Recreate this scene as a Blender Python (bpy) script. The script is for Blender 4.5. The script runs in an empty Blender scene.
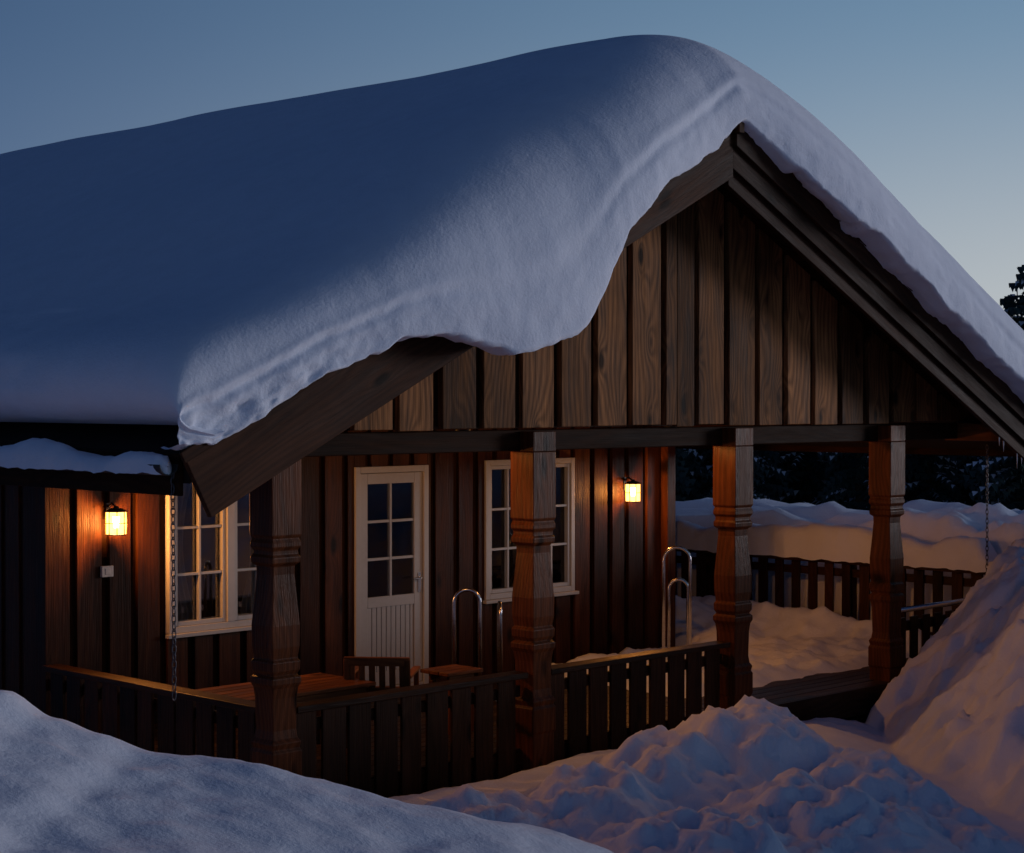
import bpy, math, random
import numpy as np
from mathutils import Vector, Matrix, noise
random.seed(7)
scene=bpy.context.scene
scene.view_settings.view_transform='Standard'
scene.view_settings.look='None'
scene.view_settings.exposure=0
R2=math.sqrt(.5)
CS,CN=-12.02,-9.48

# ---------------------------------------------------------------- helpers
def link(o,parent=None):
    scene.collection.objects.link(o)
    if parent: o.parent=parent
    return o
def empty(name,loc=(0,0,0)):
    e=bpy.data.objects.new(name,None); e.empty_display_size=.2
    e.location=loc
    return link(e)
class MB:
    def __init__(s): s.v=[];s.f=[];s.w=[];s.r=[]
    def add(s,vs,fs,ws,r):
        b=len(s.v); s.v+=[tuple(x) for x in vs]; s.f+=[tuple(b+i for i in f) for f in fs]
        s.w+=[tuple(x) for x in ws]; s.r+=[r]*len(vs)
    def hexa(s,c,L=0):
        r=random.random(); off=Vector((random.uniform(0,40),random.uniform(0,40),random.uniform(0,40)))
        ws=[]
        for p in c:
            p=Vector(p)
            q={0:(p.x,p.y,p.z),1:(p.y,p.x,p.z),2:(p.z,p.x,p.y)}[L]
            ws.append(Vector(q)+off)
        s.add(c,[(0,3,2,1),(4,5,6,7),(0,1,5,4),(1,2,6,5),(2,3,7,6),(3,0,4,7)],ws,r)
    def box(s,a,b,L=None):
        x0,y0,z0=[min(a[i],b[i]) for i in range(3)]; x1,y1,z1=[max(a[i],b[i]) for i in range(3)]
        if L is None:
            d=(x1-x0,y1-y0,z1-z0); L=d.index(max(d))
        s.hexa([(x0,y0,z0),(x1,y0,z0),(x1,y1,z0),(x0,y1,z0),(x0,y0,z1),(x1,y0,z1),(x1,y1,z1),(x0,y1,z1)],L)
    def obox(s,o,ex,ey,ez,la,lb,lc):
        o=Vector(o);ex=Vector(ex).normalized();ey=Vector(ey).normalized();ez=Vector(ez).normalized()
        r=random.random(); off=Vector([random.uniform(0,40) for _ in range(3)])
        vs=[];ws=[]
        for c in lc:
            for (i,j) in ((0,0),(1,0),(1,1),(0,1)):
                vs.append(o+ex*la[i]+ey*lb[j]+ez*c); ws.append(Vector((la[i],lb[j],c))+off)
        s.add(vs,[(0,3,2,1),(4,5,6,7),(0,1,5,4),(1,2,6,5),(2,3,7,6),(3,0,4,7)],ws,r)
    def sqlathe(s,x,y,prof,rot=0):
        r=random.random(); off=Vector([random.uniform(0,40) for _ in range(3)])
        vs=[];ws=[];fs=[]
        for z,h in prof:
            for dx,dy in ((-1,-1),(1,-1),(1,1),(-1,1)):
                vs.append((x+dx*h,y+dy*h,z)); ws.append(Vector((z,dx*h+.3*dy*h,dy*h))+off)
        n=len(prof)
        for i in range(n-1):
            for k in range(4):
                a=i*4+k;b=i*4+(k+1)%4
                fs.append((a,b,b+4,a+4))
        fs.append((3,2,1,0)); fs.append((n*4-4,n*4-3,n*4-2,n*4-1))
        s.add(vs,fs,ws,r)
    def cyl(s,p0,p1,r0,r1=None,seg=14,caps=True):
        r1=r0 if r1 is None else r1
        p0=Vector(p0);p1=Vector(p1);d=(p1-p0);L=d.length;d.normalize()
        u=d.orthogonal().normalized();w=d.cross(u)
        vs=[];ws=[]
        for (p,rr,t) in ((p0,r0,0),(p1,r1,L)):
            for k in range(seg):
                a=2*math.pi*k/seg
                q=p+(u*math.cos(a)+w*math.sin(a))*rr; vs.append(q); ws.append((t,a*rr,0))
        fs=[(k,(k+1)%seg,seg+(k+1)%seg,seg+k) for k in range(seg)]
        if caps: fs+=[tuple(range(seg-1,-1,-1)),tuple(range(seg,2*seg))]
        s.add(vs,fs,ws,random.random())
    def tube(s,pts,r,seg=10,closed=False):
        pts=[Vector(p) for p in pts];n=len(pts);vs=[];ws=[];up=None;l=0
        for i,p in enumerate(pts):
            if closed: t=pts[(i+1)%n]-pts[i-1]
            else: t=pts[min(i+1,n-1)]-pts[max(i-1,0)]
            t.normalize()
            if up is None: up=t.orthogonal().normalized()
            up=(up-t*up.dot(t)).normalized(); w=t.cross(up)
            for k in range(seg):
                a=2*math.pi*k/seg; vs.append(p+(up*math.cos(a)+w*math.sin(a))*r); ws.append((i*.02,a*r,0))
        fs=[]
        for i in range(n if closed else n-1):
            for k in range(seg):
                a=i*seg+k;b=i*seg+(k+1)%seg;j=(i+1)%n
                fs.append((a,b,j*seg+(k+1)%seg,j*seg+k))
        if not closed: fs+=[tuple(range(seg-1,-1,-1)),tuple(range((n-1)*seg,n*seg))]
        s.add(vs,fs,ws,random.random())
    def obj(s,name,mat,parent=None,bevel=0,smooth=False):
        m=bpy.data.meshes.new(name); m.from_pydata(s.v,[],s.f); m.update()
        a=m.attributes.new('wc','FLOAT_VECTOR','POINT'); a.data.foreach_set('vector',np.array(s.w,dtype=np.float32).ravel())
        a=m.attributes.new('rnd','FLOAT','POINT'); a.data.foreach_set('value',np.array(s.r,dtype=np.float32))
        m.materials.append(mat)
        if smooth: m.shade_smooth()
        o=bpy.data.objects.new(name,m); link(o,parent)
        if bevel:
            b=o.modifiers.new('Bevel','BEVEL'); b.width=bevel; b.segments=2; b.limit_method='ANGLE'; b.harden_normals=False
        return o

# ---------------------------------------------------------------- materials
class NT:
    def __init__(s,name):
        s.m=bpy.data.materials.new(name); s.m.use_nodes=True; s.t=s.m.node_tree; s.t.nodes.clear()
        s.out=s.t.nodes.new('ShaderNodeOutputMaterial')
    def n(s,ty,**k):
        x=s.t.nodes.new(ty)
        for a,b in k.items(): setattr(x,a,b)
        return x
    def l(s,a,b): s.t.links.new(a,b)
    def math(s,op,a,b=None,c=None):
        x=s.n('ShaderNodeMath',operation=op)
        for i,v in enumerate((a,b,c)):
            if v is None: continue
            if isinstance(v,(int,float)): x.inputs[i].default_value=v
            else: s.l(v,x.inputs[i])
        return x.outputs[0]
    def mixc(s,f,a,b,bt='MIX'):
        x=s.n('ShaderNodeMix',data_type='RGBA',blend_type=bt)
        for i,v in ((0,f),(6,a),(7,b)):
            if isinstance(v,(int,float)): x.inputs[i].default_value=v
            elif isinstance(v,tuple): x.inputs[i].default_value=(*v,1)
            else: s.l(v,x.inputs[i])
        return x.outputs[2]
    def ramp(s,f,a,b):
        x=s.n('ShaderNodeMapRange'); x.inputs[1].default_value=a;x.inputs[2].default_value=b; s.l(f,x.inputs[0]); return x.outputs[0]

def wood(name,dark,light,rough=.5,knot=1.0,ring=110,bump=.5,var0=.6,var1=.7,spec=.1,rg=.20):
    t=NT(name)
    at=t.n('ShaderNodeAttribute',attribute_name='wc'); rn=t.n('ShaderNodeAttribute',attribute_name='rnd')
    sep=t.n('ShaderNodeSeparateXYZ'); t.l(at.outputs['Vector'],sep.inputs[0])
    def mapped(sc):
        m=t.n('ShaderNodeMapping'); m.inputs['Scale'].default_value=sc; t.l(at.outputs['Vector'],m.inputs[0]); return m.outputs[0]
    def nz(sc,scale,det=3,r=.5):
        x=t.n('ShaderNodeTexNoise'); x.inputs['Scale'].default_value=scale;x.inputs['Detail'].default_value=det;x.inputs['Roughness'].default_value=r
        t.l(mapped(sc),x.inputs['Vector']); return x.outputs['Fac']
    low=nz((.55,1.8,1.8),1.2,1)
    vo=t.n('ShaderNodeTexVoronoi'); vo.inputs['Scale'].default_value=1; t.l(mapped((1.7,4.2,.8)),vo.inputs['Vector'])
    d=vo.outputs['Distance']
    kw=t.math('POWER',2.718,t.math('MULTIPLY',t.math('MULTIPLY',d,d),-16.0))
    ph=t.math('ADD',t.math('MULTIPLY',t.math('ADD',sep.outputs[1],sep.outputs[2]),ring),t.math('MULTIPLY',low,55))
    ph=t.math('ADD',ph,t.math('MULTIPLY',kw,17*knot))
    rings=t.math('ADD',t.math('MULTIPLY',t.math('SINE',ph),.5),.5)
    fine=nz((3,90,90),1.0,2,.6)
    med=nz((1.2,9,9),1.0,3,.65)
    blotch=nz((.8,2.2,2.2),1.3,3,.65)
    f=t.math('ADD',t.math('MULTIPLY',rings,rg),t.math('MULTIPLY',med,.90-rg))
    f=t.math('ADD',t.math('MULTIPLY',f,.8),t.math('MULTIPLY',fine,.28))
    c=t.mixc(t.ramp(f,.25,.80),dark,light)
    kn=t.ramp(d,.20,.09)
    if knot>0: c=t.mixc(t.math('MULTIPLY',kn,.92),c,tuple(x*.2 for x in dark))
    var=t.math('ADD',t.math('MULTIPLY',rn.outputs['Fac'],var1),var0)
    var=t.math('MULTIPLY',var,t.math('ADD',t.math('MULTIPLY',blotch,2.0),-.05))
    cc=t.n('ShaderNodeCombineColor')
    for i in range(3): t.l(var,cc.inputs[i])
    c=t.mixc(1.0,c,cc.outputs[0],'MULTIPLY')
    p=t.n('ShaderNodeBsdfPrincipled'); t.l(c,p.inputs['Base Color'])
    t.l(t.math('ADD',t.math('MULTIPLY',med,.35),rough-.15),p.inputs['Roughness'])
    p.inputs['Specular IOR Level'].default_value=spec
    b=t.n('ShaderNodeBump'); b.inputs['Strength'].default_value=bump; b.inputs['Distance'].default_value=.008
    t.l(t.math('ADD',t.math('MULTIPLY',med,.7),t.math('MULTIPLY',fine,.7)),b.inputs['Height']); t.l(b.outputs[0],p.inputs['Normal'])
    t.l(p.outputs[0],t.out.inputs[0]); return t.m
def plain(name,col,rough=.5,metal=0,nscale=30,nv=.25,bump=.1):
    t=NT(name); p=t.n('ShaderNodeBsdfPrincipled')
    tc=t.n('ShaderNodeTexCoord'); x=t.n('ShaderNodeTexNoise'); x.inputs['Scale'].default_value=nscale;x.inputs['Detail'].default_value=2
    t.l(tc.outputs['Object'],x.inputs['Vector'])
    c=t.mixc(x.outputs['Fac'],tuple(a*(1-nv) for a in col),tuple(min(1,a*(1+nv)) for a in col)); t.l(c,p.inputs['Base Color'])
    p.inputs['Roughness'].default_value=rough; p.inputs['Metallic'].default_value=metal
    if rough>.7: p.inputs['Specular IOR Level'].default_value=.1
    if bump:
        b=t.n('ShaderNodeBump'); b.inputs['Strength'].default_value=bump;b.inputs['Distance'].default_value=.01; t.l(x.outputs['Fac'],b.inputs['Height']); t.l(b.outputs[0],p.inputs['Normal'])
    t.l(p.outputs[0],t.out.inputs[0]); return t.m
def snowmat(name,col=(.76,.82,.93),b1=.45):
    t=NT(name); p=t.n('ShaderNodeBsdfPrincipled')
    tc=t.n('ShaderNodeTexCoord')
    def nz(s,d): 
        x=t.n('ShaderNodeTexNoise'); x.inputs['Scale'].default_value=s;x.inputs['Detail'].default_value=d;x.inputs['Roughness'].default_value=.6
        t.l(tc.outputs['Object'],x.inputs['Vector']); return x.outputs['Fac']
    a=nz(4,3);bb=nz(45,3);c=nz(260,1)
    h=t.math('ADD',t.math('ADD',t.math('MULTIPLY',a,.6),t.math('MULTIPLY',bb,.20)),t.math('MULTIPLY',c,.05))
    b=t.n('ShaderNodeBump'); b.inputs['Strength'].default_value=b1;b.inputs['Distance'].default_value=.05; t.l(h,b.inputs['Height']); t.l(b.outputs[0],p.inputs['Normal'])
    cc=t.mixc(t.ramp(a,.3,.7),tuple(x*.95 for x in col),col); t.l(cc,p.inputs['Base Color'])
    p.inputs['Roughness'].default_value=.8; p.inputs['Specular IOR Level'].default_value=.15
    t.l(p.outputs[0],t.out.inputs[0]); return t.m
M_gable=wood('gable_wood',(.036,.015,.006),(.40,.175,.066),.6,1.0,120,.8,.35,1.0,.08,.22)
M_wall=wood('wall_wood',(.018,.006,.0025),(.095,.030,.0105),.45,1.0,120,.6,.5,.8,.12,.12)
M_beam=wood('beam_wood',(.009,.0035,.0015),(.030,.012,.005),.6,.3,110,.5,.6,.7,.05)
M_post=wood('post_wood',(.034,.0105,.004),(.145,.043,.014),.36,.4,110,.7,.6,.7,.10)
M_barge=wood('barge_wood',(.020,.0078,.004),(.066,.027,.013),.55,.6,110,.6,.6,.7,.08)
M_fence=wood('fence_wood',(.013,.005,.0022),(.048,.018,.0078),.42,.6,110,.6,.5,.9,.12)
M_deck=wood('deck_wood',(.015,.009,.006),(.05,.027,.016),.45,.4,110,.5)
M_chair=wood('chair_wood',(.09,.03,.010),(.25,.09,.03),.4,.2,110,.3)
M_white=plain('white_paint',(.41,.43,.44),.45,0,20,.08,.1)
M_black=plain('black_metal',(.02,.02,.022),.5,.3)
M_brass=plain('aged_brass',(.45,.28,.10),.35,.9)
M_steel=plain('brushed_steel',(.55,.55,.57),.25,1.0)
M_iron=plain('chain_iron',(.10,.10,.11),.4,1.0)
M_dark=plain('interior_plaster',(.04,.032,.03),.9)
M_curt=plain('curtain_fabric',(.45,.43,.42),.9,0,60,.1,.3)
M_roof=plain('roof_felt',(.02,.014,.012),.8)
M_snow=snowmat('snow')
M_plast=plain('white_plastic',(.55,.53,.5),.4)
def glass():
    t=NT('window_glass'); g=t.n('ShaderNodeBsdfGlossy'); g.inputs['Roughness'].default_value=.03; g.inputs['Color'].default_value=(.9,.9,.9,1)
    tr=t.n('ShaderNodeBsdfTransparent'); tr.inputs[0].default_value=(.75,.78,.8,1)
    fr=t.n('ShaderNodeFresnel'); fr.inputs[0].default_value=1.6
    m=t.n('ShaderNodeMixShader'); t.l(t.math('ADD',fr.outputs[0],.04),m.inputs[0]); t.l(tr.outputs[0],m.inputs[1]); t.l(g.outputs[0],m.inputs[2]); t.l(m.outputs[0],t.out.inputs[0]); return t.m
M_glass=glass()
def lampglass(name,e0,e1,mix):
    t=NT(name); e=t.n('ShaderNodeEmission'); e.inputs[0].default_value=(1,.46,.12,1)
    tc=t.n('ShaderNodeTexCoord')
    w=t.n('ShaderNodeTexNoise'); w.inputs['Scale'].default_value=25; t.l(tc.outputs['Object'],w.inputs['Vector'])
    t.l(t.math('ADD',t.math('MULTIPLY',w.outputs['Fac'],e1),e0),e.inputs[1])
    tr=t.n('ShaderNodeBsdfTransparent'); tr.inputs[0].default_value=(1,.9,.75,1)
    m=t.n('ShaderNodeMixShader'); m.inputs[0].default_value=mix; t.l(tr.outputs[0],m.inputs[1]); t.l(e.outputs[0],m.inputs[2]); t.l(m.outputs[0],t.out.inputs[0]); return t.m
M_lamp=lampglass('lit_lamp_glass',5.5,7,.35)
M_disc=lampglass('added_lamp_glass',2.5,1,.5)  # glowing glass of the lamps added behind the front beam
def bulb():
    t=NT('lamp_bulb'); e=t.n('ShaderNodeEmission'); e.inputs[0].default_value=(1,.75,.38,1); e.inputs[1].default_value=30; t.l(e.outputs[0],t.out.inputs[0]); return t.m
M_bulb=bulb()

# ---------------------------------------------------------------- cabin
cabin=empty('wooden_cabin')
DECK=-2.74; WALLN=3.6; PN=.6; APEX=2.34; SL=.491; LS=-5.46; RS=5.46
WL,WR=-4.25,3.37
def zt(s): return APEX-SL*abs(s)
g=MB(); bk=MB()
s=-4.9; mod=.43
while s<4.6:
    a=s+.03;b=s+mod-.05+random.uniform(-.02,.02)
    for (x0,x1) in ([(a,b)] if a*b>0 else [(a,0),(0,b)]):
        z0=-.22+random.uniform(-.012,.012); d=random.uniform(-.008,.008)
        zl,zr=zt(x0)-.24,zt(x1)-.24
        if min(zl,zr)<z0+.02: continue
        n0=PN-.045+d;n1=PN+.01
        g.hexa([(x0,n0,z0),(x1,n0,z0),(x1,n1,z0),(x0,n1,z0),(x0,n0,zl),(x1,n0,zr),(x1,n1,zr),(x0,n1,zl)],2)
    s+=mod
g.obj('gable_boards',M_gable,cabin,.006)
for (x0,x1) in ((-4.3,0),(0,4.3)):
    zl,zr=zt(x0)-.22,zt(x1)-.22
    bk.hexa([(x0,PN+.012,-.2),(x1,PN+.012,-.2),(x1,PN+.06,-.2),(x0,PN+.06,-.2),(x0,PN+.012,zl),(x1,PN+.012,zr),(x1,PN+.06,zr),(x0,PN+.06,zl)],2)
bk.obj('gable_backing',M_beam,cabin)
bm=MB()
bm.box((-4.45,PN+.03,-.40),(4.6,PN+.16,-.235),0)
bm.box((-4.33,PN+.17,-.42),(-4.17,WALLN-.05,-.232),1)
bm.box((3.2,PN+.17,-.42),(3.36,WALLN+.4,-.232),1)
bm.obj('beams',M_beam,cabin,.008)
bm=MB(); bm.box((3.35,WALLN-.12,DECK),(3.49,WALLN+.02,-.43),2); bm.obj('corner_post',M_post,cabin,.008)
ce=MB(); n=.78
while n<WALLN-.02:
    ce.box((-4.3,n,-.2),(3.38,min(n+.14,WALLN),-.225+random.uniform(-.003,.003)),0); n+=.145
ce.obj('porch_ceiling',M_wall,cabin)
for nm,sg,e in (('roof_slope',-1,5.38),('roof_slope_right',1,5.40)):
    r=MB(); x0,x1=0,sg*e
    xa,xb=min(x0,x1),max(x0,x1); za,zb=zt(xa)-.02,zt(xb)-.02
    r.hexa([(xa,.001,za-.2),(xb,.001,zb-.2),(xb,15.5,zb-.2),(xa,15.5,za-.2),(xa,.001,za),(xb,.001,zb),(xb,15.5,zb),(xa,15.5,za)],1)
    r.obj(nm,M_roof,cabin)
so=MB()
for sg in (-1,1):
    t=.05
    while t<5.3:
        t2=min(t+.145,5.35)
        xa,xb=sorted((sg*t,sg*t2)); za,zb=zt(xa)-.222,zt(xb)-.222
        so.hexa([(xa+.003,.01,za-.02),(xb-.003,.01,zb-.02),(xb-.003,PN+.01,zb-.02),(xa+.003,PN+.01,za-.02),(xa+.003,.01,za),(xb-.003,.01,zb),(xb-.003,PN+.01,zb),(xa+.003,PN+.01,za)],1)
        t+=.15
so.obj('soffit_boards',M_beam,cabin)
pu=MB()
pu.box((4.62,.06,-.42),(4.80,PN+.2,-.24),1)
pu.obj('purlin_end',M_chair,cabin,.01)
ba=MB()
def barge(sg,e,top,bot,n0,n1):
    z0=APEX+top; z1=APEX+bot
    k=SL
    xt=e; xb=e-(top-bot)*.42
    a=(0,z1);b=(0,z0);c=(sg*xt,z0-k*xt);d=(sg*xb,z1-k*xb)
    r=random.random()
    vs=[];ws=[];off=Vector([random.uniform(0,40) for _ in range(3)])
    for nn in (n0,n1):
        for p in (a,d,c,b):
            vs.append((p[0],nn,p[1])); al=p[0]*sg; ws.append(Vector((al*1.1,p[1]+k*al,nn))+off)
    fs=[(0,1,2,3),(7,6,5,4),(0,4,5,1),(1,5,6,2),(2,6,7,3),(3,7,4,0)]
    if sg<0: fs=[tuple(reversed(f)) for f in fs]
    ba.add(vs,fs,ws,r)
barge(-1,5.46,.0,-.50,-.05,-.002)
barge(-1,5.50,.035,-.05,-.075,-.052)
barge(1,5.46,.0,-.24,-.085,-.045)
barge(1,5.46,-.20,-.42,-.044,-.002)
barge(1,5.40,-.36,-.56,.002,.05)
barge(1,5.50,.035,-.05,-.11,-.087)
ba.obox((0,-.09,APEX-.02),(0,0,1),(1,0,0),(0,1,0),(-.12,.09),(-.035,.035),(-.05,.09))
ba.obj('barge_boards',M_barge,cabin,.006)
ea=MB(); ea.box((-5.42,.06,-.60),(-5.385,15.4,-.335),1); ea.box((5.405,.06,-.60),(5.44,15.4,-.335),1)
ea.obj('eave_fascia',M_beam,cabin,.004)
gu=MB()
for sg in (-1,1):
    rows=[];N=10
    for nn in (.05,15.3):
        for k in range(N+1):
            a=math.pi+math.pi*k/N
            rows.append((sg*5.50+.065*math.cos(a),nn,-.40+.065*math.sin(a)))
    fs=[(k,k+1,N+2+k,N+1+k) for k in range(N)]
    gu.add(rows,fs,[(0,0,0)]*len(rows),.5)
o=gu.obj('gutters',M_black,cabin); sm=o.modifiers.new('S','SOLIDIFY'); sm.thickness=.006

OPEN=[(-3.107,-1.82,-1.99,-.60),(-1.04,-.124,DECK,-.625),(.642,1.935,-1.99,-.60)]
def wallpieces(mb,x0,x1,n0,n1,z0,z1):
    cuts=sorted({x0,x1,*[v for o in OPEN for v in o[:2] if x0<v<x1]})
    for a,b in zip(cuts,cuts[1:]):
        if b-a<.015: continue
        mid=(a+b)/2; hit=None
        for o in OPEN:
            if o[0]<mid<o[1]: hit=o
        if hit:
            mb.box((a,n0,hit[3]),(b,n1,z1),2)
            if hit[2]>z0+.05: mb.box((a,n0,z0),(b,n1,hit[2]),2)
        else: mb.box((a,n0,z0),(b,n1,z1),2)
w=MB(); x=WL
while x<WR-.02:
    wd=random.uniform(.19,.24)
    wallpieces(w,x,min(x+wd,WR),WALLN-.028+random.uniform(-.005,.005),WALLN+.01,DECK,-.19)
    x+=wd+.07
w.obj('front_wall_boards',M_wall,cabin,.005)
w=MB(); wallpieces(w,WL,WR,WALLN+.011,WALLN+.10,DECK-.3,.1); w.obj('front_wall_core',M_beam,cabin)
w=MB(); n=WALLN+.12
while n<15.2:
    w.box((WL-.02,n,DECK-.3),(WL+.03,n+.21,.02),2); w.box((WR-.03,n,DECK-.3),(WR+.02,n+.21,.45),2)
    n+=.28
w.box((WL+.0,WALLN+.10,DECK-.3),(WL+.06,15.2,.02),1); w.box((WR-.06,WALLN+.1,DECK-.3),(WR-.001,15.2,.45),1)
w.box((WL-.035,WALLN-.04,DECK-.3),(WL+.1,WALLN+.11,-.2),2)
w.box((WL,15.2,DECK-.3),(WR,15.3,.1),0)
w.hexa([(WL,15.2,0.05),(0,15.2,.05),(0,15.3,.05),(WL,15.3,.05),(WL,15.2,zt(WL)-.2),(0,15.2,zt(0)-.22),(0,15.3,zt(0)-.22),(WL,15.3,zt(WL)-.2)],2)
w.hexa([(0,15.2,0.05),(WR,15.2,.05),(WR,15.3,.05),(0,15.3,.05),(0,15.2,zt(0)-.22),(WR,15.2,zt(WR)-.2),(WR,15.3,zt(WR)-.2),(0,15.3,zt(0)-.22)],2)
w.obj('side_walls',M_wall,cabin,.004)
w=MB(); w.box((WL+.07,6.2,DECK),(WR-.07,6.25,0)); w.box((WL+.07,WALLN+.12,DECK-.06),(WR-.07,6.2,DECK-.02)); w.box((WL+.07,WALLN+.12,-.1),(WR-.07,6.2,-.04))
w.obj('interior_room',M_dark,cabin)

def window(name,x0,x1,z0,z1):
    e=empty(name); e.parent=cabin
    f=MB(); n0,n1=WALLN-.055,WALLN+.05; t=.055
    for a,b in (((x0,n0,z0),(x0+t,n1,z1)),((x1-t,n0,z0),(x1,n1,z1)),((x0+t+.001,n0,z1-t),(x1-t-.001,n1,z1)),((x0+t+.001,n0,z0),(x1-t-.001,n1,z0+t)),((x0-.03,n0-.035,z0-.035),(x1+.03,n0+.02,z0-.002))):
        f.box(a,b)
    xm=(x0+x1)/2
    f.box((xm-.04,n0-.003,z0+t+.001),(xm+.04,n1,z1-t-.001))
    for (a,b) in ((x0+t,xm-.04),(xm+.04,x1-t)):
        m0,m1=WALLN-.04,WALLN+.01; u=.04
        f.box((a+.002,m0,z0+t+.002),(a+u,m1,z1-t-.002)); f.box((b-u,m0,z0+t+.002),(b-.002,m1,z1-t-.002))
        f.box((a+u+.001,m0,z1-t-u),(b-u-.001,m1,z1-t-.002)); f.box((a+u+.001,m0,z0+t+.002),(b-u-.001,m1,z0+t+u))
        c=(a+b)/2
        f.box((c-.012,m0+.006,z0+t+u),(c+.012,m1,z1-t-u))
        H=z1-z0-2*t-2*u
        for k in (1,2):
            z=z0+t+u+H*k/3
            f.box((a+u,m0+.009,z-.012),(b-u,m1-.003,z+.012))
    f.obj('frame',M_white,e,.004)
    gl=MB(); gl.box((x0+t,WALLN+.012,z0+t),(x1-t,WALLN+.016,z1-t)); gl.obj('glass',M_glass,e)
    cu=MB(); cvs=[];cfs=[]
    for side in (0,1):
        NX,NZ=40,14; b=len(cvs)
        for j in range(NZ+1):
            tz=j/NZ
            for i in range(NX+1):
                ti=i/NX
                wid=.36*(1-.35*math.sin(math.pi*min(1,tz*1.1)))
                xx=(x0+.03+ti*wid) if side==0 else (x1-.03-ti*wid)
                cvs.append((xx,WALLN+.13+.025*math.sin(ti*38+tz*1.5),z1-.02-tz*(z1-z0-.06)))
        cfs+=[(b+j*(NX+1)+i,b+j*(NX+1)+i+1,b+(j+1)*(NX+1)+i+1,b+(j+1)*(NX+1)+i) for j in range(NZ) for i in range(NX)]
    cu.add(cvs,cfs,[(0,0,0)]*len(cvs),.5); cu.obj('curtains',M_curt,e,smooth=True)
window('window',*OPEN[0]); window('window_wide',*OPEN[2])
d=empty('door'); d.parent=cabin
x0,x1,z0,z1=OPEN[1]; f=MB(); n0,n1=WALLN-.05,WALLN+.06
f.box((x0,n0,z0),(x0+.06,n1,z1)); f.box((x1-.06,n0,z0),(x1,n1,z1)); f.box((x0+.061,n0,z1-.06),(x1-.061,n1,z1)); f.box((x0+.061,n0+.01,z0),(x1-.061,n1,z0+.03))
a,b=x0+.065,x1-.065; m0,m1=WALLN-.025,WALLN+.02; zz0,zz1=z0+.035,z1-.065; st=.10; zm=zz0+.80
f.box((a,m0,zz0),(a+st,m1,zz1)); f.box((b-st,m0,zz0),(b,m1,zz1)); f.box((a+st+.001,m0,zz1-st),(b-st-.001,m1,zz1)); f.box((a+st+.001,m0,zz0),(b-st-.001,m1,zz0+.14)); f.box((a+st+.001,m0,zm-.05),(b-st-.001,m1,zm+.05))
ga,gb,gz0,gz1=a+st,b-st,zm+.05,zz1-st
c=(ga+gb)/2; f.box((c-.014,m0+.006,gz0),(c+.014,m1-.003,gz1))
for k in (1,2):
    z=gz0+(gz1-gz0)*k/3; f.box((ga,m0+.009,z-.013),(gb,m1-.006,z+.013))
x=ga
while x<gb-.01:
    f.box((x+.003,m0+.012,zz0+.14),(min(x+.058,gb)-.003,m1,zm-.05)); x+=.06
f.obj('frame',M_white,d,.004)
gl=MB(); gl.box((ga,WALLN,gz0),(gb,WALLN+.004,gz1)); gl.obj('glass',M_glass,d)
hd=MB(); hd.box((b-.06,m0-.008,zm+.06),(b-.02,m0+.001,zm+.25)); hd.tube([(b-.04,m0,zm+.2),(b-.04,m0-.045,zm+.2),(b-.06,m0-.055,zm+.2),(b-.16,m0-.055,zm+.195)],.009); hd.obj('handle',M_steel,d,.002)
cu=MB();cvs=[];cfs=[];NX=60
for j in range(12):
    tz=j/11
    for i in range(NX+1):
        ti=i/NX; dz=.34+.10*abs(math.cos(math.pi*ti))
        cvs.append((ga-.03+ti*(gb-ga+.06),WALLN+.12+.02*math.sin(ti*60),gz1+.03-tz*dz))
cfs=[(j*(NX+1)+i,j*(NX+1)+i+1,(j+1)*(NX+1)+i+1,(j+1)*(NX+1)+i) for j in range(11) for i in range(NX)]
cu.add(cvs,cfs,[(0,0,0)]*len(cvs),.5); cu.obj('curtain',M_curt,d,smooth=True)

PS=[-4.249,-1.704,.831,3.258]
prof=[(-3.05,.118),(-2.62,.118),(-2.60,.128),(-2.42,.128),(-2.40,.116),(-2.36,.126),(-2.33,.108),(-2.27,.100),(-2.05,.104),(-1.98,.112),(-1.95,.126),(-1.91,.126),(-1.89,.104),(-1.86,.120),(-1.80,.122),(-1.78,.108),(-1.70,.118),(-1.55,.120),(-1.40,.108),(-1.20,.094),(-1.14,.096),(-1.12,.122),(-1.08,.124),(-1.06,.112),(-1.03,.112),(-1.01,.126),(-.98,.126),(-.95,.116),(-.93,.128),(-.405,.128)]
for i,p in enumerate(PS):
    m=MB(); m.sqlathe(p,PN,prof)
    m.box((p-.128,PN-.128,-.404),(p+.128,PN+.025,-.245),2)
    m.obj('post',M_post,cabin,.006)
dk=MB(); n=.66
while n<9:
    dk.box((-4.35 if n<WALLN else 3.5,n,DECK-.035),(5.75,n+.135,DECK),0); n+=.142
dk.box((-4.4,.63,DECK-.25),(.95,.655,DECK-.001),0)
dk.box((.96,.48,DECK-.035),(5.75,.655,DECK-.002),0)
dk.box((.96,.44,DECK-.25),(5.8,.475,DECK-.001),0); dk.box((5.76,.48,DECK-.25),(5.79,9,DECK-.002),1)
dk.box((-4.39,.66,DECK-.25),(-4.36,WALLN,DECK-.002),1)
dk.obj('deck',M_deck,cabin,.004)

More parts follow.
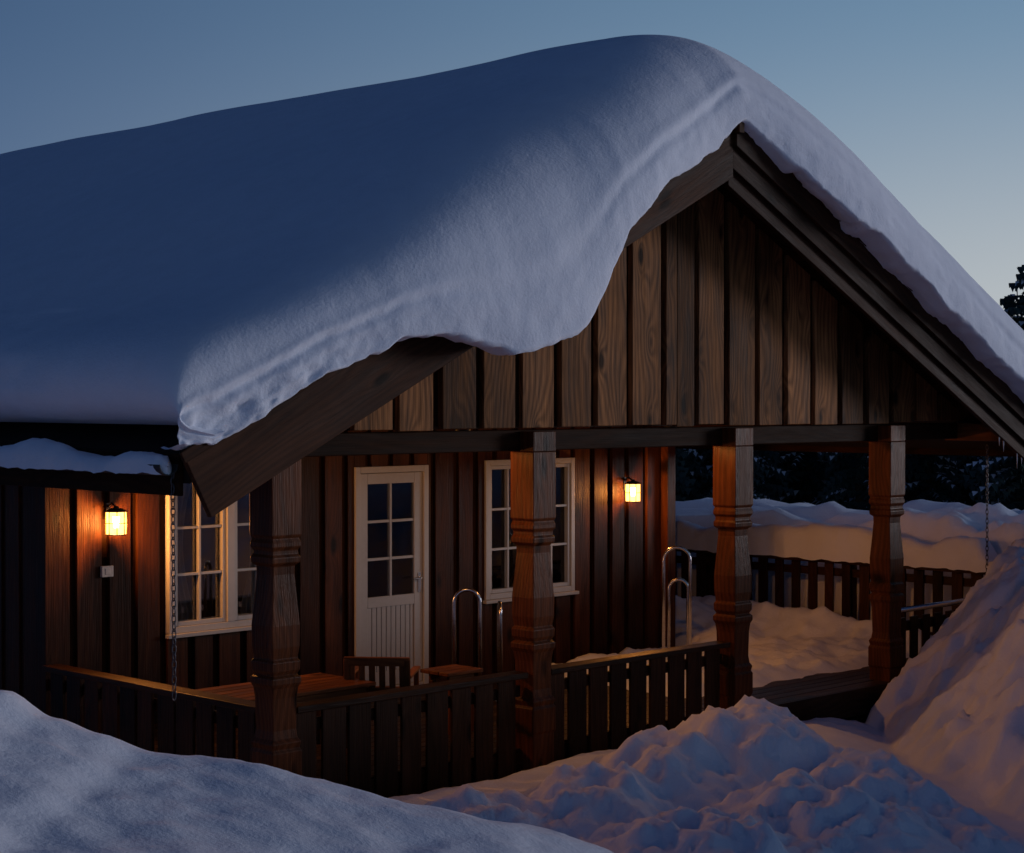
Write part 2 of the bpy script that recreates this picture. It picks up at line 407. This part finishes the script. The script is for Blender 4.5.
# ---------------------------------------------------------------- fences
RAIL=-2.13
def fence_run(mb,p0,p1,top,bot,w=.2,gap=.05,cap=.16,off=.0):
    p0=Vector(p0);p1=Vector(p1);d=(p1-p0);L=d.length;d.normalize();nn=Vector((d.y,-d.x,0))
    up=Vector((0,0,1))
    mb.obox(p0,d,nn,up,(0,L),(-cap/2,cap/2),(top-.045,top))
    mb.obox(p0,d,nn,up,(0,L),(-.05,-.012),(top-.20,top-.11))
    mb.obox(p0,d,nn,up,(0,L),(-.05,-.012),(bot+.12,bot+.22))
    x=.02
    while x+w<L+.02:
        ww=w+random.uniform(-.015,.015); j=random.uniform(-.006,.006)
        mb.obox(p0+d*x+nn*j,up,d,nn,(bot+random.uniform(-.015,.015),top-.05),(0,ww),(-.009,.018)); x+=w+gap
fe=MB()
fence_run(fe,(PS[0]+.13,PN,0),(PS[1]-.13,PN,0),RAIL,-2.98)
fence_run(fe,(PS[1]+.13,PN,0),(PS[2]-.13,PN,0),RAIL,-2.98)
fe.obj('porch_fence',M_fence,None,.005)
fe=MB(); fence_run(fe,(PS[0],WALLN-.06,0),(PS[0],PN+.13,0),RAIL,-2.98); fe.obj('porch_fence',M_fence,None,.005)
fe=MB()
fence_run(fe,(5.6,9,0),(5.6,.66,0),-1.84,-2.8,.13,.11,.15)
for n in (.62,2.7,4.8,6.9,9.0): fe.box((5.66,n-.05,-3),(5.76,n+.05,-1.89),2)
fe.obj('deck_fence',M_fence,None,.005)
fe=MB()
x=PS[3]+.2
while x<5.5:
    fe.box((x,PN-.012,-2.85),(x+.13,PN+.012,-2.16),2); x+=.22
fe.box((PS[3]+.13,PN+.014,-2.3),(5.55,PN+.05,-2.2),0)
fe.obj('porch_fence',M_fence,None,.004)
hr=MB(); hr.tube([(PS[3]+.12,PN-.03,-2.075),(4.3,PN-.03,-2.08),(5.62,PN-.03,-2.06)],.028); hr.obj('handrail',M_steel,None,smooth=True)

# ---------------------------------------------------------------- roof snow
SG=np.linspace(-6,6,1201)
def smoothtab(xs,ys,sig=.16):
    y=np.interp(SG,xs,ys); k=np.exp(-.5*(np.arange(-60,61)*.01/sig)**2); k/=k.sum()
    return np.convolve(np.pad(y,60,mode='edge'),k,'valid')
def lut(x,tab): return float(np.interp(x,SG,tab))
prof=[(-5.25,-.16),(-5.38,-.15),(-5.50,-.10),(-5.58,.0),(-5.60,.14),(-5.57,.28),(-5.46,.41),(-5.25,.53),(-4.9,.68),(-4.5,.90),(-4,1.18),(-3.5,1.47),(-3,1.76),(-2.5,2.04),(-2,2.31),(-1.5,2.57),(-1,2.82),(-.6,3.0),(-.25,3.11),(0,3.15),(.25,3.14),(.6,3.05),(1,2.90),(1.5,2.69),(2,2.46),(2.5,2.22),(3,1.98),(3.5,1.75),(4,1.52),(4.4,1.33),(4.8,1.12),(5.1,.95),(5.32,.75),(5.46,.50),(5.48,.25),(5.40,.05),(5.3,-.10),(5.15,-.20)]
pp=np.array(prof); seg=np.r_[0,np.cumsum(np.hypot(*np.diff(pp,axis=0).T))]
NQ=360; qs=np.linspace(0,seg[-1],NQ); C=np.c_[np.interp(qs,seg,pp[:,0]),np.interp(qs,seg,pp[:,1])]
for _ in range(24):
    C[1:-1]=.25*C[:-2]+.5*C[1:-1]+.25*C[2:]
T_D=smoothtab([-5.6,-4.6,-3.95,-3.6,-3.25,-2.8,-2.4,-2.15,-1.95,-1.75,-1.3,-.8,-.3,0,.4,.8,1.5,2.5,4,5.5],[.0,-.02,0,.15,.36,.60,.70,.60,.38,.18,.11,.10,.05,-.03,.02,.06,.05,.02,.04,.0],.07)
T_F=smoothtab([-5.6,-4.9,-4.2,-3.5,-2.5,-1.5,-.7,-.25,0,.4,1,1.5,3,5.5],[-.10,-.20,-.32,-.45,-.54,-.42,-.26,-.17,-.15,-.22,-.32,-.36,-.32,-.28],.22)
T_P=smoothtab([-5.6,-4.6,-3.4,-2.4],[5.5,4.0,2.8,2.2],.35)
fr=noise.fractal
def nz(x,y,z,o=4): return fr(Vector((x,y,z)),.9,2.1,o)
def sst(a,b,x):
    t=max(0,min(1,(x-a)/(b-a))); return t*t*(3-2*t)
A=1.15
tn=list(np.linspace(15.7,3.0,110))+list(np.linspace(2.95,A,40))
verts=[]
def topnoise(s_,nn): return .08*nz(s_*.35,nn*.28,3.1,2)+.006*nz(s_*1.2,nn*1.0,7.7,2)
for nn in tn:
    for q in range(NQ):
        s_,z_=C[q]
        k=min(1,max(0,(z_+.1)/.6))
        dz=topnoise(s_,nn)*k
        ds=0
        if abs(s_)>4.9: ds=.06*nz(nn*.7,z_*2,9.1,4)
        fade=min(1,(nn-A)/.8+.0)
        verts.append((s_+ds*fade,nn,z_+dz))
NJ=84
for j in range(1,NJ+1):
    w=(j/NJ)**1.7; off=1-w
    for q in range(NQ):
        s_,z_=C[q]; p=lut(s_,T_P)
        sb=max(-5.55,min(5.3,s_*.99)); zb=max(zt(sb)-.015,-.27)
        F=lut(s_,T_F); D=lut(s_,T_D)
        dep=(1-off**p)**(1/p)
        dz0=topnoise(s_,A)*min(1,max(0,(z_+.1)/.6))
        nn=A-(A-F)*dep
        jag=.05*nz(s_*1.7,1.3,.4,5)+.02*nz(s_*8,2.3,.4,3)
        zz=zb+(z_-zb)*off+dz0*off - (D+jag)*(w**1.7)
        ss=sb+(s_-sb)*off
        face=sst(.12,.55,w)
        e0=.40+.05*math.sin(s_*.9+.6)+.02*math.sin(s_*2.3)
        led=off-e0
        amp=.60+.3*math.sin(s_*1.3+2)
        lay=amp*(.016*math.exp(-(led/.06)**2)-.021*math.exp(-((led+.085)/.045)**2))
        rough=sst(.5,.9,w); lf=sst(-3.9,-4.9,s_)
        lay+=rough*((.012+.045*lf)*nz(ss*3.2,zz*3.8,8.8,4)+(.006+.022*lf)*nz(ss*10,zz*10,2.8,3))
        nn-=lay*face
        verts.append((ss,nn,zz))
for j in range(1,9):
    t=j/8
    for q in range(NQ):
        s_,z_=C[q]; sb=max(-5.55,min(5.3,s_*.99)); base=verts[(len(tn)+NJ-1)*NQ+q]
        D=lut(s_,T_D)
        tgt=(-.02 if D>.02 else .12)
        nn=base[1]+(tgt-base[1])*t
        zz=base[2]-.05*math.sin(math.pi*t)*(1 if D>.05 else .4)+.02*nz(sb*6,nn*8,4.4,3)*(1-t)+ (0.10*t if D>.05 else -.02*t)
        verts.append((base[0],nn,zz))
NR=len(tn)+NJ+8
faces=[(r*NQ+q,r*NQ+q+1,(r+1)*NQ+q+1,(r+1)*NQ+q)[::-1] for r in range(NR-1) for q in range(NQ-1)]
m=bpy.data.meshes.new('roof_snow'); m.from_pydata(verts,[],faces); m.materials.append(M_snow); m.shade_smooth()
rs=link(bpy.data.objects.new('roof_snow',m))
gs=MB(); N=190; K=11
vs=[];n0=.06;n1=15
for i in range(N+1):
    nn=n0+(n1-n0)*(i/N)**1.5; env=min(1,i/5)
    th=env*max(.03,.10+.075*nz(nn*1.3,.3,.7,3)); wd=env*(.085+.03*nz(nn*2,4.3,.7,3))
    for k in range(K):
        a=math.pi*k/(K-1)
        vs.append((-5.50+wd*math.cos(a)*1.3+.012*nz(nn*7,k*.6,2,3),nn,-.46+(th+.05)*math.sin(a)**.7+.014*nz(nn*8,k*.5,1,3)))
fs=[(i*K+k,i*K+k+1,(i+1)*K+k+1,(i+1)*K+k) for i in range(N) for k in range(K-1)]
gs.add(vs,fs,[(0,0,0)]*len(vs),.5)
gs.obj('gutter_snow',M_snow,None,smooth=True)

# ---------------------------------------------------------------- terrain
fx=[-40,-10,-4,-2.4,-2.24,-2.08,-1.80,-1.67,-1.145,-.49,0,.385,1,2,3.5,6,12]
fh=[-.6,-.8,-1.15,-1.28,-1.31,-1.42,-1.50,-1.57,-1.66,-1.79,-1.86,-2.0,-2.25,-2.5,-2.7,-2.8,-2.6]
MO=[(1.75,13.7,-2.30,.75,.9),(1.1,13.1,-2.38,.6,.8),(.55,12.3,-2.46,.6,.7),(-.1,11.9,-2.55,.6,.6),(-.65,11.6,-2.64,.5,.5),(2.5,12.9,-2.55,.6,.9),(2.0,12.0,-2.55,.8,.9),(1.2,11.3,-2.6,.8,.9),(3.0,12.0,-2.78,.45,.7)]
def terrain(s,n):
    ds,dn=s-CS,n-CN
    X=(ds-dn)*R2; Z=(ds+dn)*R2
    f=float(np.interp(X+.12*nz(Z*.5,X*.5,2,2),fx,fh))
    k=1-sst(8.0,10.6,Z+.25*nz(X*.6,0,4,2))
    base=-2.9-.25*sst(2.6,3.6,X)*sst(10,12,Z)
    h=base+(f-base)*k
    mo=0;rough=0
    for (mx,mz,mh,rx,rz) in MO:
        gg=math.exp(-(((X-mx)/rx)**2+((Z-mz)/rz)**2)**1.0)
        mo=max(mo,(mh-base)*min(1,gg*1.15)); rough=max(rough,min(1,gg*1.4))
    if Z>8.5: 
        h=math.log(math.exp(h*9)+math.exp((base+mo)*9)*(1 if mo>0 else 0))/9 - .02
    xe=float(np.interp(Z,[11,13.7,16.1,17.5],[4.0,3.65,3.35,3.3]))+.12*nz(Z*.9,.2,.4,3)
    q=X-xe
    if q>0 and Z>9:
        bh=float(np.interp(q,[0,.25,.55,.8,1.05,1.3,1.6,2.2,6],[-3.1,-2.82,-2.55,-2.32,-2.06,-1.82,-1.62,-1.4,-.9]))
        fz=sst(9.5,12.5,Z)
        h=max(h,base+(bh-base)*fz); rough=max(rough,1.0*sst(0,.2,q)*(1-sst(2,4,q)))
    l1=nz(s*.9,n*.9,.3,4)*.05
    dist=math.hypot(ds,dn)
    if dist<40:
        c=1-abs(nz(s*2.1,n*2.1,5.1,3)); b=nz(s*3.2,n*3.2,2.2,4)
        vd,_=noise.voronoi(Vector((s*2.0+.45*b,n*2.0+.3*c,1.0)))
        chunk=(vd[1]-vd[0])
        mk=sst(-.1,.5,nz(s*1.3,n*1.3,8.1,2))
        b2=nz(s*9,n*9,4.2,4)
        h+=l1+rough*(.11*b+.13*min(chunk,.4)-.05+.07*(c-.6)+(.015+.04*mk)*b2)+.010*nz(s*5,n*5,7,3)*(1-rough)
    if s>5.3 and n>-1.5:
        a=sst(5.75,6.1,s)*sst(-1.5,1.2,n)
        hb=-1.36+.20*nz(s*.9,n*.9,6,4)+.07*nz(s*3,n*3,6,4)-1.9*sst(8,15,s)
        h=max(h,h+(hb-h)*a) if s<8 else h+(hb-h)*a
    far=sst(22,50,dist)
    h=h*(1-far)+(-5.0+.9*nz(s*.02,n*.02,9,3))*far
    ins=sst(-4.55,-4.40,s)*(1-sst(5.78,5.95,s))*sst(.28,.42,n)*(1-sst(16,17,n))
    h=h*(1-ins)+min(h,-3.2)*ins
    return h
def axis(lo,hi,step,far,g=1.13):
    a=list(np.arange(lo,hi,step)); st=step;x=hi
    while x<far: a.append(x); st*=g; x+=st
    a.append(far); st=step;x=lo-step;b=[]
    while x>-far: b.append(x); st*=g; x-=st
    b.append(-far); return b[::-1]+a
ax=axis(-9.2,6.4,.04,900); ay=axis(-7.2,2.0,.04,900)
verts=[(x,y,terrain(x,y)) for y in ay for x in ax]
W=len(ax)
faces=[(j*W+i,j*W+i+1,(j+1)*W+i+1,(j+1)*W+i) for j in range(len(ay)-1) for i in range(W-1)]
m=bpy.data.meshes.new('snow_ground'); m.from_pydata(verts,[],faces); m.materials.append(M_snow); m.shade_smooth()
link(bpy.data.objects.new('snow_ground',m))

def sheet(name,x0,x1,y0,y1,st,fn):
    xs=np.arange(x0,x1+1e-6,st);ys=np.arange(y0,y1+1e-6,st);W=len(xs)
    v=[(x,y,fn(x,y)) for y in ys for x in xs]
    f=[(j*W+i,j*W+i+1,(j+1)*W+i+1,(j+1)*W+i) for j in range(len(ys)-1) for i in range(W-1)]
    m=bpy.data.meshes.new(name); m.from_pydata(v,[],f); m.materials.append(M_snow); m.shade_smooth(); return link(bpy.data.objects.new(name,m))
def dsn(x,y):
    e=min(x-.9+.25*nz(y*.8,1,1,3), 5.55-x, (y-1.15)+.2*nz(x*1.2,2,2,3), 9-y)
    if y>3.3: e=min(e,x-3.52) 
    t=sst(0,.35,e)*.10-.02
    b=.38*math.exp(-((x-4.5)/.55)**2-((y-4.6)/.9)**2)+.30*math.exp(-((x-5.3)/.35)**2-((y-3.2)/2.2)**2)+.25*math.exp(-((x-4.6)/.5)**2-((y-6.6)/1.0)**2)
    return DECK+t+(b+.06*nz(x*1.6,y*1.6,4,4)+.045*nz(x*5,y*5,4,4))*sst(0,.4,e)
sheet('deck_snow',.7,5.56,.9,9,.045,dsn)
vs=[];N=180;K=13
for i in range(N+1):
    n=.7+8.2*i/N; env=min(1,i/5,(N-i)/5)
    th=env*(.36+.13*nz(n*.8,.2,.3,3)+.04*nz(n*4,.2,3,2)); wd=.14+.03*nz(n*1.5,5,1,3)
    for k in range(K):
        a=math.pi*k/(K-1)
        c=math.cos(a);sn=math.sin(a)
        vs.append((5.62+wd*(abs(c)**.6)*(1 if c>0 else -1)+.03*nz(n*3,k*.3,2,3),n,-1.85+th*sn**.6+.02*nz(n*5,k*.4,7,3)))
cap=MB(); fs=[(i*K+k,i*K+k+1,(i+1)*K+k+1,(i+1)*K+k) for i in range(N) for k in range(K-1)]
cap.add(vs,fs,[(0,0,0)]*len(vs),.5); cap.obj('fence_snow',M_snow,None,smooth=True)

# ---------------------------------------------------------------- lamps
def lightat(e,loc,power,r,smooth,col=(1,.38,.09)):
    L=bpy.data.lights.new('lamp_light','POINT'); L.energy=power; L.color=col; L.shadow_soft_size=r
    L.use_nodes=True; nt=L.node_tree; em=nt.nodes['Emission']; fo=nt.nodes.new('ShaderNodeLightFalloff'); fo.inputs['Strength'].default_value=1.0; fo.inputs['Smooth'].default_value=smooth
    nt.links.new(fo.outputs['Quadratic'],em.inputs['Strength'])
    lo=bpy.data.objects.new('lamp_light',L); link(lo,e); lo.location=loc
def lantern(name,loc,power,r=.06,smooth=.05):
    e=empty(name,loc)
    b=MB()
    b.box((-.02,-.012,.02),(.02,.0,.16)); b.tube([(0,-.01,.13),(0,-.06,.16),(0,-.12,.13)],.010)
    b.cyl((0,-.125,.092),(0,-.125,.12),.100,.05,20); b.cyl((0,-.125,.12),(0,-.125,.14),.03,.012,12)
    b.cyl((0,-.125,-.100),(0,-.125,-.092),.082,.086,20)
    b.obj('housing',M_black,e)
    b=MB()
    for k in range(8):
        a=math.pi*k/4+.3; x,y=.086*math.cos(a),.086*math.sin(a)
        b.cyl((x,-.125+y,-.092),(x,-.125+y,.092),.0045,None,6)
    b.tube([(.087*math.cos(a),-.125+.087*math.sin(a),0) for a in [2*math.pi*k/24 for k in range(24)]],.0035,6,True)
    b.obj('cage',M_brass,e)
    gm=MB(); gm.cyl((0,-.125,-.091),(0,-.125,.091),.080,None,24,False); gm.obj('glass',M_lamp,e,smooth=True)
    bu=MB(); bu.cyl((0,-.125,-.04),(0,-.125,.05),.02,.03,12); bu.obj('bulb',M_bulb,e)
    lightat(e,(0,-.135,0),power,r,smooth)
    return e
lantern('wall_lamp',(-3.696,WALLN-.03,-1.01),260); lantern('wall_lamp',(2.737,WALLN-.03,-.99),100)
# added lamps, hidden behind the front beam to throw warm light on the posts
for (s,n,p) in ((-2.25,.83,20),(.25,.83,42)):
    e=empty('added_post_glow_lamp',(s,n,-.229))
    b=MB(); b.cyl((0,0,-.03),(0,0,0),.055,.06,24); b.cyl((0,0,-.08),(0,0,-.03),.02,.02,12); b.obj('base',M_black,e)
    b=MB(); b.cyl((0,0,-.125),(0,0,-.081),.035,.05,24); b.obj('glass',M_disc,e)
    lightat(e,(0,0,-.160),p,.02,.35,(1,.40,.09))
sw=MB(); sw.box((-3.77,WALLN-.06,-1.46),(-3.66,WALLN-.03,-1.37)); sw.box((-3.74,WALLN-.066,-1.44),(-3.69,WALLN-.059,-1.39)); sw.obj('wall_switch',M_plast,None,.006)

def chain(x,y,z0,z1):
    c=MB(); z=z0;k=0
    while z>z1:
        pts=[]
        for i in range(14):
            a=2*math.pi*i/14; h=.030*math.cos(a); w=.014*math.sin(a)
            wob=.003*math.sin(z*3)
            pts.append((x+wob+(w if k%2 else 0),y+(0 if k%2 else w),z+h*1.1))
        c.tube(pts,.0042,6,True); z-=.048;k+=1
    c.obj('rain_chain',M_iron,None,smooth=True)
chain(-5.42,.12,-.46,-1.9); chain(5.05,.55,-.50,-2.1)

def chair(loc,rot,name='wooden_chair'):
    c=MB()
    for x in (-.24,.24):
        c.box((x-.022,-.24,0),(x+.022,-.195,.42),2)
        c.obox((x,.20,0),(0,.12,1),(1,0,0),(0,1,-.12),(0,.72),(-.022,.022),(-.02,.02))
        c.box((x-.03,-.27,.56),(x+.03,.27,.585),1); c.box((x-.02,-.25,.42),(x+.02,-.21,.56),2)
    for k in range(6): c.box((-.26,-.25+.08*k,.40),(.26,-.185+.08*k,.42),0)
    c.obox((-.26,.285,.70),(1,0,0),(0,.12,1),(0,1,-.12),(0,.52),(-.04,.03),(-.015,.015))
    c.obox((-.24,.255,.46),(1,0,0),(0,.12,1),(0,1,-.12),(0,.48),(-.03,.03),(-.012,.012))
    for k in range(6):
        x=-.2+.08*k; c.obox((x,.255,.46),(0,.12,1),(1,0,0),(0,1,-.12),(.02,.22),(-.025,.025),(-.007,.007))
    o=c.obj(name,M_chair,None,.006); o.location=loc; o.rotation_euler=(0,0,rot); return o
chair((-2.45,1.55,DECK+.0),math.radians(130))
def slat_table(name,loc,w,d,h):
    tb=MB(); nn=int(d/.1)
    for k in range(nn): tb.box((-w/2,-d/2+d/nn*k,h-.03),(w/2,-d/2+d/nn*k+d/nn-.01,h),0)
    tb.box((-w/2+.06,-d/2+.05,h-.09),(w/2-.06,-d/2+.08,h-.032),0); tb.box((-w/2+.06,d/2-.08,h-.09),(w/2-.06,d/2-.05,h-.032),0)
    for x in (-w/2+.09,w/2-.09):
        for y in (-d/2+.07,d/2-.07): tb.box((x-.025,y-.025,0),(x+.025,y+.025,h-.092),2)
    o=tb.obj(name,M_chair,None,.005); o.location=loc
slat_table('wooden_table',(-3.35,1.65,DECK),1.24,.7,.55)
slat_table('wooden_stool',(-1.70,1.55,DECK),.4,.35,.52)
def arch(s,n,top,w,ang):
    a=MB(); dx,dy=math.cos(ang),math.sin(ang); pts=[(-w/2,DECK)]
    pts+=[(-w/2,top-w/2-.1)]
    for k in range(13):
        t=math.pi-math.pi*k/12; pts.append((w/2*math.cos(t),top-w/2+w/2*math.sin(t)))
    pts+=[(w/2,top-w/2-.1),(w/2,DECK)]
    a.tube([(s+dx*u,n+dy*u,z) for u,z in pts],.017,12)
    for u in (-w/2,w/2): a.cyl((s+dx*u,n+dy*u,DECK),(s+dx*u,n+dy*u,DECK+.012),.05,.045,16)
    a.obj('grab_rail',M_steel,None,smooth=True)
arch(-1.33,1.75,-1.61,.22,math.radians(-40)); arch(2.24,2.42,-1.49,.27,math.radians(-40)); arch(2.6,2.7,-1.86,.2,math.radians(-40)); arch(-.3,2.4,-1.85,.2,math.radians(50))

ic=MB()
for k in range(9):
    s=random.uniform(4.3,5.4); z=zt(s)-.57+ .0
    ic.cyl((s,.025,z+.02),(s+.004,.025,z-random.uniform(.04,.16)),.009,.001,7)
t=NT('ice'); p=t.n('ShaderNodeBsdfPrincipled'); p.inputs['Base Color'].default_value=(.7,.75,.8,1);p.inputs['Roughness'].default_value=.15; t.l(p.outputs[0],t.out.inputs[0])
ic.obj('icicles',t.m,None,smooth=True)

# ---------------------------------------------------------------- forest
M_needle=plain('needles',(.042,.070,.065),.8,0,3,.5,0); M_trunk=plain('bark',(.05,.035,.025),.9,0,5,.2,0); M_tsnow=plain('branch_snow',(.8,.84,.9),.8,0,5,.1,0)
def conifer(seed,H=8.5):
    rd=random.Random(seed); vs=[];fs=[];mi=[]
    def tri(a,b,c,m): 
        k=len(vs); vs.extend([a,b,c]); fs.append((k,k+1,k+2)); mi.append(m)
    S=8
    for k in range(S):
        a0,a1=2*math.pi*k/S,2*math.pi*(k+1)/S; r=.14
        k0=len(vs); vs.extend([(r*math.cos(a0),r*math.sin(a0),-.5),(r*math.cos(a1),r*math.sin(a1),-.5),(0.01*math.cos(a1),.01*math.sin(a1),H),(.01*math.cos(a0),.01*math.sin(a0),H)]); fs.append((k0,k0+1,k0+2,k0+3)); mi.append(1)
    z=.5
    while z<H-.1:
        f=1-z/H; R=(.22+1.55*f**.85)*rd.uniform(.75,1.1); nb=int(6+5*f)
        for b in range(nb):
            a=rd.uniform(0,6.283); L=R*rd.uniform(.65,1.15); dr=rd.uniform(.25,.5)
            snowy=rd.random()<.25
            d=Vector((math.cos(a),math.sin(a),0)); pr=Vector((-d.y,d.x,0)); steps=max(3,int(L*7))
            for i in range(steps):
                t=(i+.5)/steps; p=d*L*t+Vector((0,0,z-dr*L*t*t+.1*L*t)); w=.30*(1-t)*L**.5+.09
                for sg in (-1,1):
                    q=p+pr*sg*w+d*.12+Vector((0,0,-.08-rd.uniform(0,.12)))
                    tri(p-d*.06,q,p+d*(.10+rd.uniform(0,.08))+Vector((0,0,-.02)),0)
                    if snowy and t>.3:
                        up=Vector((0,0,.035)); tri(p-d*.05+up,p+(q-p)*.7+up,p+d*.1+up,2)
                tri(p,p+d*.07+Vector((0,0,-.22)),p+d*.16,0)
        z+=.17+.16*f
    me=bpy.data.meshes.new('conifer_mesh'); me.from_pydata(vs,[],fs); me.materials.append(M_needle); me.materials.append(M_trunk); me.materials.append(M_tsnow)
    me.polygons.foreach_set('material_index',mi); return me
cm=[conifer(i) for i in range(5)]
fo=empty('conifer_forest')
rd=random.Random(3)
def tree(x,y,sc):
    o=bpy.data.objects.new('conifer',cm[rd.randrange(5)]); o.scale=(sc*rd.uniform(.9,1.15),)*2+(sc,)
    o.location=(x,y,terrain(x,y)-.1); o.rotation_euler=(rd.uniform(-.03,.03),rd.uniform(-.03,.03),rd.uniform(0,6.28)); link(o,fo)
for i in range(240):
    ang=rd.uniform(-30,45); D=rd.uniform(46,100) if i>50 else rd.uniform(40,60)
    if i<90: ang=rd.uniform(2,24)
    a=math.radians(45-ang); tree(CS+D*math.cos(a),CN+D*math.sin(a),rd.uniform(.65,.98))
for ang,D,sc in ((15.1,47,.88),(15.55,45,.90),(16.5,46,1.0),(17.4,44,.95)):
    a=math.radians(45-ang); tree(CS+D*math.cos(a),CN+D*math.sin(a),sc)

# ---------------------------------------------------------------- sky + light
SUNR=math.radians(115)
w=bpy.data.worlds.new('World'); scene.world=w; w.use_nodes=True; T=w.node_tree
bg=T.nodes['Background']
def wn(ty,**k):
    x=T.nodes.new(ty)
    for a,b in k.items(): setattr(x,a,b)
    return x
def wr(f,a,b):
    x=wn('ShaderNodeMapRange',interpolation_type='SMOOTHSTEP'); x.inputs[1].default_value=a;x.inputs[2].default_value=b; T.links.new(f,x.inputs[0]); return x.outputs[0]
def wx(f,a,b):
    x=wn('ShaderNodeMix',data_type='RGBA')
    for i,v in ((0,f),(6,a),(7,b)):
        if isinstance(v,(int,float)): x.inputs[i].default_value=v
        elif isinstance(v,tuple): x.inputs[i].default_value=(*v,1)
        else: T.links.new(v,x.inputs[i])
    return x.outputs[2]
sky=wn('ShaderNodeTexSky'); sky.sky_type='NISHITA'; sky.sun_disc=False; sky.sun_elevation=math.radians(1.0); sky.sun_rotation=SUNR; sky.air_density=1.0; sky.dust_density=.3; sky.ozone_density=3.0
tc=wn('ShaderNodeTexCoord')
dt=wn('ShaderNodeVectorMath',operation='DOT_PRODUCT'); T.links.new(tc.outputs['Generated'],dt.inputs[0]); dt.inputs[1].default_value=(.906,-.423,0)
sp=wn('ShaderNodeSeparateXYZ'); T.links.new(tc.outputs['Generated'],sp.inputs[0])
az=dt.outputs['Value']; z=sp.outputs[2]
side=wr(az,-.12,.72)
hor=wx(side,(.105,.195,.36),(.68,.70,.69))
mid=wx(side,(.055,.112,.235),(.20,.34,.50))
zen=(.008,.021,.070)
c1=wx(wr(z,-.02,.23),hor,mid); c2=wx(wr(z,.15,.58),c1,zen)
sc=wn('ShaderNodeVectorMath',operation='SCALE'); T.links.new(sky.outputs[0],sc.inputs[0]); sc.inputs[3].default_value=.10
c3=wx(.05,c2,sc.outputs[0])
T.links.new(c3,bg.inputs[0]); bg.inputs[1].default_value=.86
sun=bpy.data.lights.new('afterglow_sun','SUN'); sun.energy=1.15; sun.angle=math.radians(16); sun.color=(1,.93,.98)
so=link(bpy.data.objects.new('afterglow_sun',sun)); Ld=Vector((.86,-.54,.06)).normalized(); so.rotation_euler=Ld.to_track_quat('Z','Y').to_euler()

cd=bpy.data.cameras.new('camera'); cd.sensor_width=36; cd.lens=36*1830/1024; cd.clip_end=3000; cd.clip_start=.05
cam=link(bpy.data.objects.new('camera',cd)); cam.location=(CS,CN,0)
pit=math.atan(26.5/1830); fw=Vector((R2*math.cos(pit),R2*math.cos(pit),-math.sin(pit)))
cam.rotation_euler=fw.to_track_quat('-Z','Y').to_euler()
scene.camera=cam
